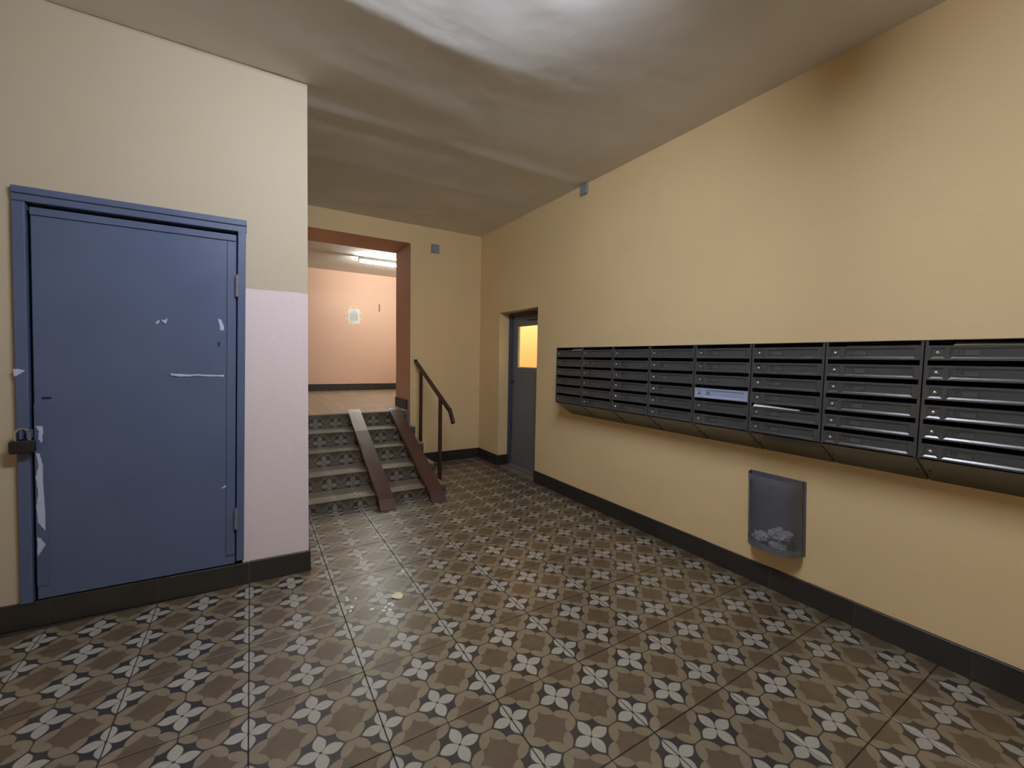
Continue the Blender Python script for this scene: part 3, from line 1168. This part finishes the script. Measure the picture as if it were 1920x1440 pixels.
def mail_body(y1):
    """open-fronted case with a lid, shelves and a sloping bottom; y1 is its far side"""
    y0 = y1 - UW
    b = MB()
    sd = 0.0045
    fil = [(XR - 0.001, 0.850), (XR - 0.001, ZT - 0.006), (MX + 0.016, ZT - 0.006), (MX + 0.016, 0.962)]
    b.prism(fil, lambda p, t: (p[0], t, p[1]), y0 - 0.0018, y0 + 0.0018, 1)  # dark filler strip added to stop light leaking between units
    side = [(XR - 0.001, 0.832), (XR - 0.001, ZT - 0.003), (MX + 0.002, ZT - 0.003), (MX - 0.001, ZT - 0.02), (MX - 0.001, 0.955)]
    for (a, c) in ((y0 + 0.0022, y0 + 0.0022 + sd), (y1 - 0.0022 - sd, y1 - 0.0022)):
        b.prism(side, lambda p, t: (p[0], t, p[1]), a, c)
        # turned-in front flange of each side
        yy0, yy1 = (a, a + 0.010) if a < (y0 + y1) / 2 else (c - 0.010, c)
        b.box((MX - 0.0008, yy0, 0.957), (MX + 0.0022, yy1, ZT - 0.004))
    b.box((MX - 0.004, y0 + 0.001, ZT - 0.003), (XR - 0.001, y1 - 0.001, ZT))                 # lid
    b.box((XR - 0.006, y0 + 0.006, 0.835), (XR - 0.0015, y1 - 0.006, ZT - 0.004), 1)            # back
    b.face([(MX + 0.0005, y1 - 0.006, 0.953), (MX + 0.0005, y0 + 0.006, 0.953), (XR - 0.002, y0 + 0.006, 0.830), (XR - 0.002, y1 - 0.006, 0.830)], 0)
    b.face([(MX + 0.0005, y0 + 0.006, 0.956), (MX + 0.0005, y1 - 0.006, 0.956), (XR - 0.002, y1 - 0.006, 0.833), (XR - 0.002, y0 + 0.006, 0.833)], 1)
    for z in DZT[:-1]:                                                                      # shelves, tilted to the back
        zb = z - DH
        b.face([(MX + 0.013, y1 - 0.006, zb + 0.002), (MX + 0.013, y0 + 0.006, zb + 0.002), (XR - 0.006, y0 + 0.006, zb - 0.03), (XR - 0.006, y1 - 0.006, zb - 0.03)], 1)
    # rivets on the sloping bottom by the joint
    for yy in (y0 + 0.02, y1 - 0.02):
        b.cyl((XR - 0.095, yy, 0.8878), (-0.53, 0, -0.85), 0.004, 0.003, 8, 1)
    return b


ULAB = [
    'dark grey mailbox unit at the far left end, nearest the grey glazed door',
    'dark grey mailbox unit second from the far left end of the row',
    'dark grey mailbox unit third from the far left end of the row',
    'dark grey mailbox unit just left of the one with the pale blue door',
    'dark grey mailbox unit with one pale blue-grey door among its six',
    'dark grey mailbox unit numbered 31 to 36 with white paper sticking out of a slot',
    'dark grey mailbox unit numbered 37 to 42, second from the right edge',
    'dark grey mailbox unit numbered 43 to 48, nearest the camera at the right edge',
]
for u in range(8):
    y1 = YFAR - u * UW
    un = root('mailbox_unit', (XR - 0.1, y1 - UW / 2, 0.83), ULAB[u], 'mailbox', 'mailbox units in a row on the right wall')
    o0 = Vector(ORG[un.name])
    add('case', mail_body(y1), [M['mail'], M['mailin']], un)
    for r in range(6):
        num = u * 6 + r + 1
        pale = (num == 28)
        d = bpy.data.objects.new('box_door', DOOR_ME2 if pale else DOOR_ME)
        COL.objects.link(d)
        d.parent = un
        jit = random.uniform(-0.0008, 0.0008)
        d.location = Vector((MX - (0.0035 if pale else 0.0015) + jit, y1 - 0.011, DZT[r])) - o0
        if (u, r) in ((0, 1), (0, 3)):
            d.rotation_euler = (0, 0, -0.012)
        if pale:
            d['label'] = 'pale blue-grey door with a handwritten number'
        lk = bpy.data.objects.new('lock', LOCK_ME)
        COL.objects.link(lk)
        lk.parent = d
        if (u, r) not in ():
            lk.rotation_euler = (0, 0, 0)
        if not pale:
            sl = bpy.data.objects.new('number_slot', SLOT_ME)
            COL.objects.link(sl)
            sl.parent = d
        me = text_mesh(str(num), 0.0275 if not pale else 0.029, M['digit'])
        tx = bpy.data.objects.new('number', me)
        COL.objects.link(tx)
        tx.parent = d
        if pale:
            mw = Matrix.Translation((0.0040, -0.075, 0.021 - DH)) @ TEXT_ON_RIGHT @ Matrix.Shear('XZ', 4, (0.25, 0)) if False else Matrix.Translation((0.0040, -0.075, 0.021 - DH)) @ TEXT_ON_RIGHT
        else:
            mw = Matrix.Translation((0.0033, -0.085, 0.0232 - DH)) @ TEXT_ON_RIGHT
        tx.matrix_local = mw


# ---- paper in the slots
def sheet(name, corners, label, m, cat='paper', curl=0.004, n=10, group=None):
    """thin curled sheet: corners (4) -> grid with a slight wave and thickness"""
    c = [Vector(p) for p in corners]
    b = MB()
    nrm = (c[1] - c[0]).cross(c[3] - c[0]).normalized()

    def P(s, t):
        p = c[0] * (1 - s) * (1 - t) + c[1] * s * (1 - t) + c[2] * s * t + c[3] * (1 - s) * t
        return p + nrm * curl * math.sin(s * 5 + t * 2)
    for i in range(n):
        for j in range(3):
            s0, s1, t0, t1 = i / n, (i + 1) / n, j / 3, (j + 1) / 3
            b.face([P(s0, t0), P(s1, t0), P(s1, t1), P(s0, t1)])
            off = nrm * -0.0006
            b.face([P(s0, t1) + off, P(s1, t1) + off, P(s1, t0) + off, P(s0, t0) + off])
    o = add(name, b, m, None, loc=tuple(c[0]))
    return tag(o, label, cat, group)


yu = lambda u, s: YFAR - u * UW - s      # s metres from the far side of unit u
sheet('folded_leaflet', [(MX - 0.003, yu(5, 0.022), 1.1055), (MX - 0.003, yu(5, 0.26), 1.1055), (MX + 0.030, yu(5, 0.26), 1.1085), (MX + 0.022, yu(5, 0.022), 1.1245)],
      'white leaflet sticking out of the slot above mailbox 35', M['paper'], curl=0.0012)
sheet('folded_leaflet', [(MX + 0.010, yu(7, 0.085), 1.4390), (MX + 0.010, yu(7, 0.34), 1.4390), (MX + 0.050, yu(7, 0.34), 1.4480), (MX + 0.050, yu(7, 0.085), 1.4530)],
      'buff paper lying in the top slot above mailbox 43', M['buff'], curl=0.0012)
sheet('folded_leaflet', [(MX + 0.014, yu(6, 0.08), 1.4390), (MX + 0.014, yu(6, 0.345), 1.4390), (MX + 0.06, yu(6, 0.345), 1.4465), (MX + 0.06, yu(6, 0.08), 1.4440)],
      'thin buff paper in the top slot above mailbox 37', M['buff'], curl=0.0010)
sheet('folded_leaflet', [(MX + 0.008, yu(0, 0.22), 1.4395), (MX + 0.008, yu(0, 0.345), 1.4395), (MX + 0.05, yu(0, 0.345), 1.456), (MX + 0.05, yu(0, 0.22), 1.452)],
      'pale paper edge in the top slot of the far left mailbox unit', M['paper'], curl=0.001)

# ================================================================== WALL BIN
BY0, BY1, BZ0, BZ1, BD = 1.122, 1.438, 0.262, 0.690, 0.120
wb = root('waste_bin', (XR, (BY0 + BY1) / 2, BZ0), 'grey perforated metal waste bin hung on the wall under the mailboxes', 'waste bin')
BC, BHW = (BY0 + BY1) / 2, (BY1 - BY0) / 2 - 0.012


def shell(s, z, off=0.0):
    """s in 0..1 round the front, from far side to near side: straight sides with a bowed front"""
    a = math.pi * s
    ca, sa = math.cos(a), math.sin(a)
    k = 0.80
    y = math.copysign(abs(ca) ** k, ca) * (BHW + off)
    x = (abs(sa) ** k) * (BD + off)
    return (XR - 0.004 - x, BC + y + 0.04 * (z - BZ1), z)


# equal arc-length parameter
NS = 400
pp = [shell(i / NS, 0) for i in range(NS + 1)]
acc = [0.0]
for p, q in zip(pp, pp[1:]):
    acc.append(acc[-1] + math.dist(p, q))
AL = acc[-1]


def by_arc(l):
    l = max(0.0, min(AL, l))
    lo, hi = 0, NS
    while hi - lo > 1:
        m_ = (lo + hi) // 2
        if acc[m_] <= l:
            lo = m_
        else:
            hi = m_
    f = (l - acc[lo]) / max(1e-9, acc[hi] - acc[lo])
    return (lo + f) / NS


b = MB()
pit = 0.0098
hz0, hz1 = BZ0 + 0.040, BZ1 - 0.034
rows = int((hz1 - hz0) / (pit * 0.87))
rp = (hz1 - hz0) / rows
cols = int((AL - 0.05) / pit)
cp = (AL - 0.05) / cols
S3 = lambda l, z: shell(by_arc(l), z)
rh = 0.0036
for r in range(rows):
    z0, z1 = hz0 + r * rp, hz0 + (r + 1) * rp
    sh = 0.5 * cp if r % 2 else 0.0
    l_lo = 0.025
    n_c = cols - (1 if r % 2 else 0)
    if sh:
        b.face([S3(l_lo, z0), S3(l_lo + sh, z0), S3(l_lo + sh, z1), S3(l_lo, z1)])
        e = l_lo + sh + n_c * cp
        b.face([S3(e, z0), S3(e + sh, z0), S3(e + sh, z1), S3(e, z1)])
    for c in range(n_c):
        l0 = l_lo + sh + c * cp
        l1 = l0 + cp
        lc, zc_ = (l0 + l1) / 2, (z0 + z1) / 2
        out = [(l0, z0), (l1, z0), (l1, z1), (l0, z1)]
        inn = [(lc + rh * math.cos(math.radians(225 + 45 * k)), zc_ + rh * math.sin(math.radians(225 + 45 * k))) for k in range(8)]
        io = len(b.v)
        b.v.extend([S3(*p) for p in out] + [S3(*p) for p in inn])
        fl = []
        for k in range(4):
            k2 = (k + 1) % 4
            i0, i1, i2 = 4 + 2 * k, 4 + (2 * k + 1) % 8, 4 + (2 * k + 2) % 8
            fl.append((io + k, io + k2, io + i2, io + i1, io + i0))
        b.f.extend(fl)
        b.mi.extend([0] * 4)
        b.uv.extend([None] * 4)
add('perforated_shell', b, M['bin'], wb)
b = MB()
ns = 40
for (z0, z1) in ((BZ0, hz0), (hz1, BZ1)):
    for k in range(ns):
        s0, s1 = k / ns, (k + 1) / ns
        b.face([shell(s0, z0), shell(s1, z0), shell(s1, z1), shell(s0, z1)])
        b.face([shell(s0, z1, -0.0012), shell(s1, z1, -0.0012), shell(s1, z0, -0.0012), shell(s0, z0, -0.0012)])
        if z1 == BZ1:
            b.face([shell(s0, z1), shell(s1, z1), shell(s1, z1, -0.0012), shell(s0, z1, -0.0012)])
for (la, lb_) in ((0.0, 0.025), (AL - 0.025, AL)):
    for k in range(4):
        l0, l1 = la + (lb_ - la) * k / 4, la + (lb_ - la) * (k + 1) / 4
        b.face([S3(l0, hz0), S3(l1, hz0), S3(l1, hz1), S3(l0, hz1)])
add('solid_band', b, M['bin'], wb)
b = MB()
b.bevel_box((XR - 0.0035, BY0, BZ0 + 0.002), (XR - 0.0005, BY1, BZ1), 0.001)
b.map(lambda x, y, z: (x, y + 0.04 * (z - BZ1), z))
add('back_plate', b, M['bin'], wb)
b = MB()
b.face([shell(k / ns, BZ0 + 0.004, -0.002) for k in range(ns, -1, -1)])
b.face([shell(k / ns, BZ0 + 0.001, -0.002) for k in range(ns + 1)])
add('bottom', b, M['bin'], wb)


def crumple(name, c, r, sq, label, m, seed):
    b = MB()
    import bmesh
    bm = bmesh.new()
    bmesh.ops.create_icosphere(bm, subdivisions=3, radius=1.0)
    for v in bm.verts:
        d = v.co.normalized()
        k = 1 + 0.7 * abs(noise.noise(d * 2.3 + Vector((seed, 0, 0)))) - 0.8 * abs(noise.noise(d * 4.5 + Vector((0, seed, 0)))) - 0.3 * abs(noise.noise(d * 9.0 + Vector((0, 0, seed))))
        v.co = Vector((d.x * sq[0], d.y * sq[1], d.z * sq[2])) * r * k
    me = bpy.data.meshes.new(name)
    bm.to_mesh(me)
    bm.free()
    me.materials.append(m)
    o = bpy.data.objects.new(name, me)
    o.location = c
    COL.objects.link(o)
    return tag(o, label, 'litter', 'crumpled litter in the wall bin')


crumple('crumpled_paper', (XR - 0.066, BC - 0.065, BZ0 + 0.108), 0.056, (0.8, 1.15, 0.6), 'pale bluish crumpled paper lying on top inside the grey bin', M['wrap'], 1.3)
crumple('crumpled_paper', (XR - 0.062, BC + 0.042, BZ0 + 0.056), 0.042, (0.8, 1.05, 0.7), 'crumpled paper low at the far side inside the grey bin', M['wrap'], 5.1)
crumple('crumpled_paper', (XR - 0.064, BC - 0.055, BZ0 + 0.038), 0.042, (0.9, 1.1, 0.55), 'crumpled paper at the bottom of the near side inside the grey bin', M['wrap'], 9.7)

# ================================================================== SMALL THINGS ON THE WALLS
# junction boxes
jb = root('junction_box', (1.992, YB, 2.713), 'square grey cover plate high on the back wall beside the portal', 'junction box')
b = MB()
b.bevel_box((1.941, YB - 0.022, 2.660), (2.045, YB - 0.0005, 2.766), 0.004)
add('cover', b, M['plate'], jb)
for (x, z) in ((1.953, 2.754), (2.033, 2.754), (2.033, 2.672), (1.953, 2.672)):
    b = MB()
    b.cyl((x, YB - 0.022, z), (0, -1, 0), 0.005, 0.002, 10)
    add('screw', b, M['greydoor'], jb)
jb = root('junction_box', (XR, 3.07, 2.92), 'grey junction box on the right wall just under the ceiling', 'junction box')
b = MB()
b.bevel_box((XR - 0.026, 3.026, 2.872), (XR - 0.0005, 3.118, 2.962), 0.004)
add('cover', b, M['plate'], jb)
for (y, z) in ((3.036, 2.952), (3.108, 2.952), (3.108, 2.882), (3.036, 2.882)):
    b = MB()
    b.cyl((XR - 0.026, y, z), (-1, 0, 0), 0.005, 0.002, 10)
    add('screw', b, M['greydoor'], jb)

# notice taped to the pink wall
nt_ = root('paper_notice', (1.717, YH, 2.12), 'white printed notice taped to the pink hall wall', 'notice')
b = MB()
b.box((1.617, YH - 0.0022, 1.988), (1.821, YH - 0.0006, 2.262))
add('sheet', b, M['paper'], nt_)
b = MB()
z = 2.236
for k, w_ in enumerate([0.08, 0.0, 0.12, 0.14, 0, 0.16] + [0.16] * 14 + [0.0, 0.10, 0.07]):
    z -= 0.0098
    if w_:
        ind = 0.0 if k > 4 else (0.164 - w_) / 2
        b.box((1.637 + ind, YH - 0.0026, z), (1.637 + ind + w_ * random.uniform(0.9, 1.02), YH - 0.0022, z + 0.0046))
add('printed_text', b, M['print'], nt_, kind='stuff')
for (xa, za, xb, zb) in ((1.630, 2.262, 1.692, 2.330), (1.612, 2.215, 1.548, 2.135), (1.735, 2.292, 1.800, 2.250), (1.818, 2.216, 1.872, 2.170),
                         (1.560, 2.082, 1.622, 2.045), (1.822, 2.050, 1.870, 2.082), (1.672, 1.995, 1.728, 1.955)):
    b = MB()
    d = Vector((xb - xa, 0, zb - za)).normalized()
    n_ = Vector((-d.z, 0, d.x)) * 0.009
    p, q = Vector((xa, YH - 0.003, za)), Vector((xb, YH - 0.003, zb))
    b.face([p - n_, q - n_, q + n_, p + n_])
    o_ = Vector((0, 0.0024, 0))
    b.face([p + n_ + o_, q + n_ + o_, q - n_ + o_, p - n_ + o_])
    add('tape', b, M['tape'], nt_)
b = MB()
b.cyl((1.541, YH - 0.0005, 2.121), (0, -1, 0), 0.009, 0.003, 12)
tag(add('wall_plug', b, M['terracotta'], None, loc=(1.541, YH, 2.121)), 'small dark brown plug on the pink wall left of the notice', 'plug')

# stencilled floor number on the pink wall
b = MB()
nx0, nz0, nz1 = 2.186, 2.248, 2.390
out = [(nx0, nz0 + 0.010), (nx0 - 0.012, nz0 + 0.006), (nx0 - 0.012, nz0), (nx0 + 0.040, nz0), (nx0 + 0.040, nz0 + 0.006), (nx0 + 0.028, nz0 + 0.010),
       (nx0 + 0.028, nz1), (nx0 + 0.012, nz1), (nx0 - 0.014, nz1 - 0.010), (nx0 - 0.014, nz1 - 0.018), (nx0, nz1 - 0.016)]
b.prism(out, lambda p, t: (p[0], t, p[1]), YH - 0.0004, YH - 0.0012)
o = add('floor_number', b, M['numeral'], None, loc=(2.2, YH, 2.32))
tag(o, 'grey stencilled numeral 1 on the pink hall wall', 'number')


# fluorescent battens
def batten(xa, xb, y, zc_, tube, label, bw=0.05):
    r = root('tube_light', ((xa + xb) / 2, y, zc_), label, 'ceiling light')
    b = MB()
    b.bevel_box((xa, y - bw / 2, zc_ - 0.050), (xb, y + bw / 2, zc_ - 0.0005), 0.006)
    add('fixture_body', b, M['fixture'], r)
    for x, s in ((xa, 1), (xb, -1)):
        b = MB()
        b.bevel_box((x, y - 0.016, zc_ - 0.098), (x + s * 0.018, y + 0.016, zc_ - 0.0505), 0.004)
        add('lamp_holder', b, M['fixture'], r)
    b = MB()
    b.cyl((xa + 0.019, y, zc_ - 0.080), (1, 0, 0), 0.013, xb - xa - 0.038, 16)
    add('tube', b, tube, r, smooth=True)
    return r


batten(1.50, 2.72, 7.22, ZC - 0.008, M['tube_hall'], 'lit fluorescent tube light on the pink hall ceiling')
r = root('ceiling_light', (0.62, 1.07, ZC), 'long wraparound diffuser light on the lobby ceiling in front of the blue door', 'ceiling light')
LY = 1.07
b = MB()
b.bevel_box((0.0, LY - 0.055, ZC - 0.020), (1.26, LY + 0.055, ZC - 0.0005), 0.004)
add('fixture_body', b, M['fixture'], r)
for xa, xb in ((0.0, 0.028), (1.232, 1.26)):
    b = MB()
    b.bevel_box((xa, LY - 0.045, ZC - 0.092), (xb, LY + 0.045, ZC - 0.0205), 0.006)
    add('end_cap', b, M['fixture'], r)
b = MB()
prof = [(LY - 0.036, ZC - 0.0202), (LY - 0.036, ZC - 0.070), (LY - 0.024, ZC - 0.084), (LY + 0.024, ZC - 0.084), (LY + 0.036, ZC - 0.070), (LY + 0.036, ZC - 0.0202)]
b.prism(prof[::-1], lambda p, t: (t, p[0], p[1]), 0.0285, 1.2315)
add('diffuser', b, M['tube_lobby'], r)
r = root('tube_light', (3.7, 4.8, ZC), 'tube light on the ceiling of the yellow room behind the glazed door', 'ceiling light')
b = MB()
b.bevel_box((3.1, 4.775, ZC - 0.05), (4.2, 4.825, ZC - 0.001), 0.005)
add('fixture_body', b, M['fixture'], r)
b = MB()
b.cyl((3.12, 4.8, ZC - 0.07), (1, 0, 0), 0.013, 1.06, 16)
add('tube', b, M['tube_side'], r, smooth=True)

# ================================================================== BITS ON THE FLOOR
# one pale leaf
b = MB()
n = 14
ctr = Vector((0.679, 2.302, 0.006))
ring = []
for k in range(n):
    a = 2 * math.pi * k / n
    rr = 0.030 * (1 + 0.18 * math.cos(a - 0.4)) * (1.35 if k == 7 else 1.0)
    ring.append(ctr + Vector((rr * math.cos(a), rr * 1.15 * math.sin(a), 0.003 * math.sin(2 * a) - 0.003)))
for k in range(n):
    b.face([ring[k], ring[(k + 1) % n], ctr])
    b.face([ring[(k + 1) % n] - Vector((0, 0, 0.0006)), ring[k] - Vector((0, 0, 0.0006)), ctr - Vector((0, 0, 0.0006))])
tag(add('dry_leaf', b, M['leaf'], None, loc=tuple(ctr)), 'pale round dry leaf lying on the patterned floor tiles', 'leaf')

random.seed(21)  # small white flecks standing in for glints on wet tiles
CR_ = [('at the near tile joint', (0.607, 2.222), 7, 0.036, 'painted glints on the near joint'),
       ('left of the leaf', (0.448, 2.312), 2, 0.022, 'painted glints left of the leaf'),
       ('farther left of the leaf', (0.455, 2.415), 3, 0.030, 'painted glints farther left of the leaf'),
       ('toward the stairs', (0.598, 2.822), 5, 0.040, 'painted glints toward the stairs'),
       ('right across the long tile joint', (0.815, 2.575), 2, 0.03, 'painted glints by the long joint')]
for where, (cx, cy), cnt, sp, grp in CR_:
    for k in range(cnt):
        x, y = cx + random.gauss(0, sp * 0.7), cy + random.gauss(0, sp * 0.6)
        s = random.uniform(0.004, 0.0095)
        b = MB()
        m_ = random.randint(5, 7)
        st = random.uniform(0.8, 2.4)
        an = random.uniform(0, math.pi)
        rg = []
        for q in range(m_):
            a = 2 * math.pi * q / m_
            px, py = s * st * math.cos(a) * random.uniform(0.7, 1.2), s * math.sin(a) * random.uniform(0.7, 1.2)
            rg.append(Vector((x + px * math.cos(an) - py * math.sin(an), y + px * math.sin(an) + py * math.cos(an), 0.0006)))
        top = Vector((x, y, 0.0006 + s * 0.35))
        for q in range(m_):
            b.face([rg[q], rg[(q + 1) % m_], top])
        b.face(rg[::-1])
        tag(add('glint_fleck', b, M['glint_white'], None, loc=(x, y, 0.0006)), 'tiny white fleck painted as a glint on the floor ' + where, 'glint', grp)
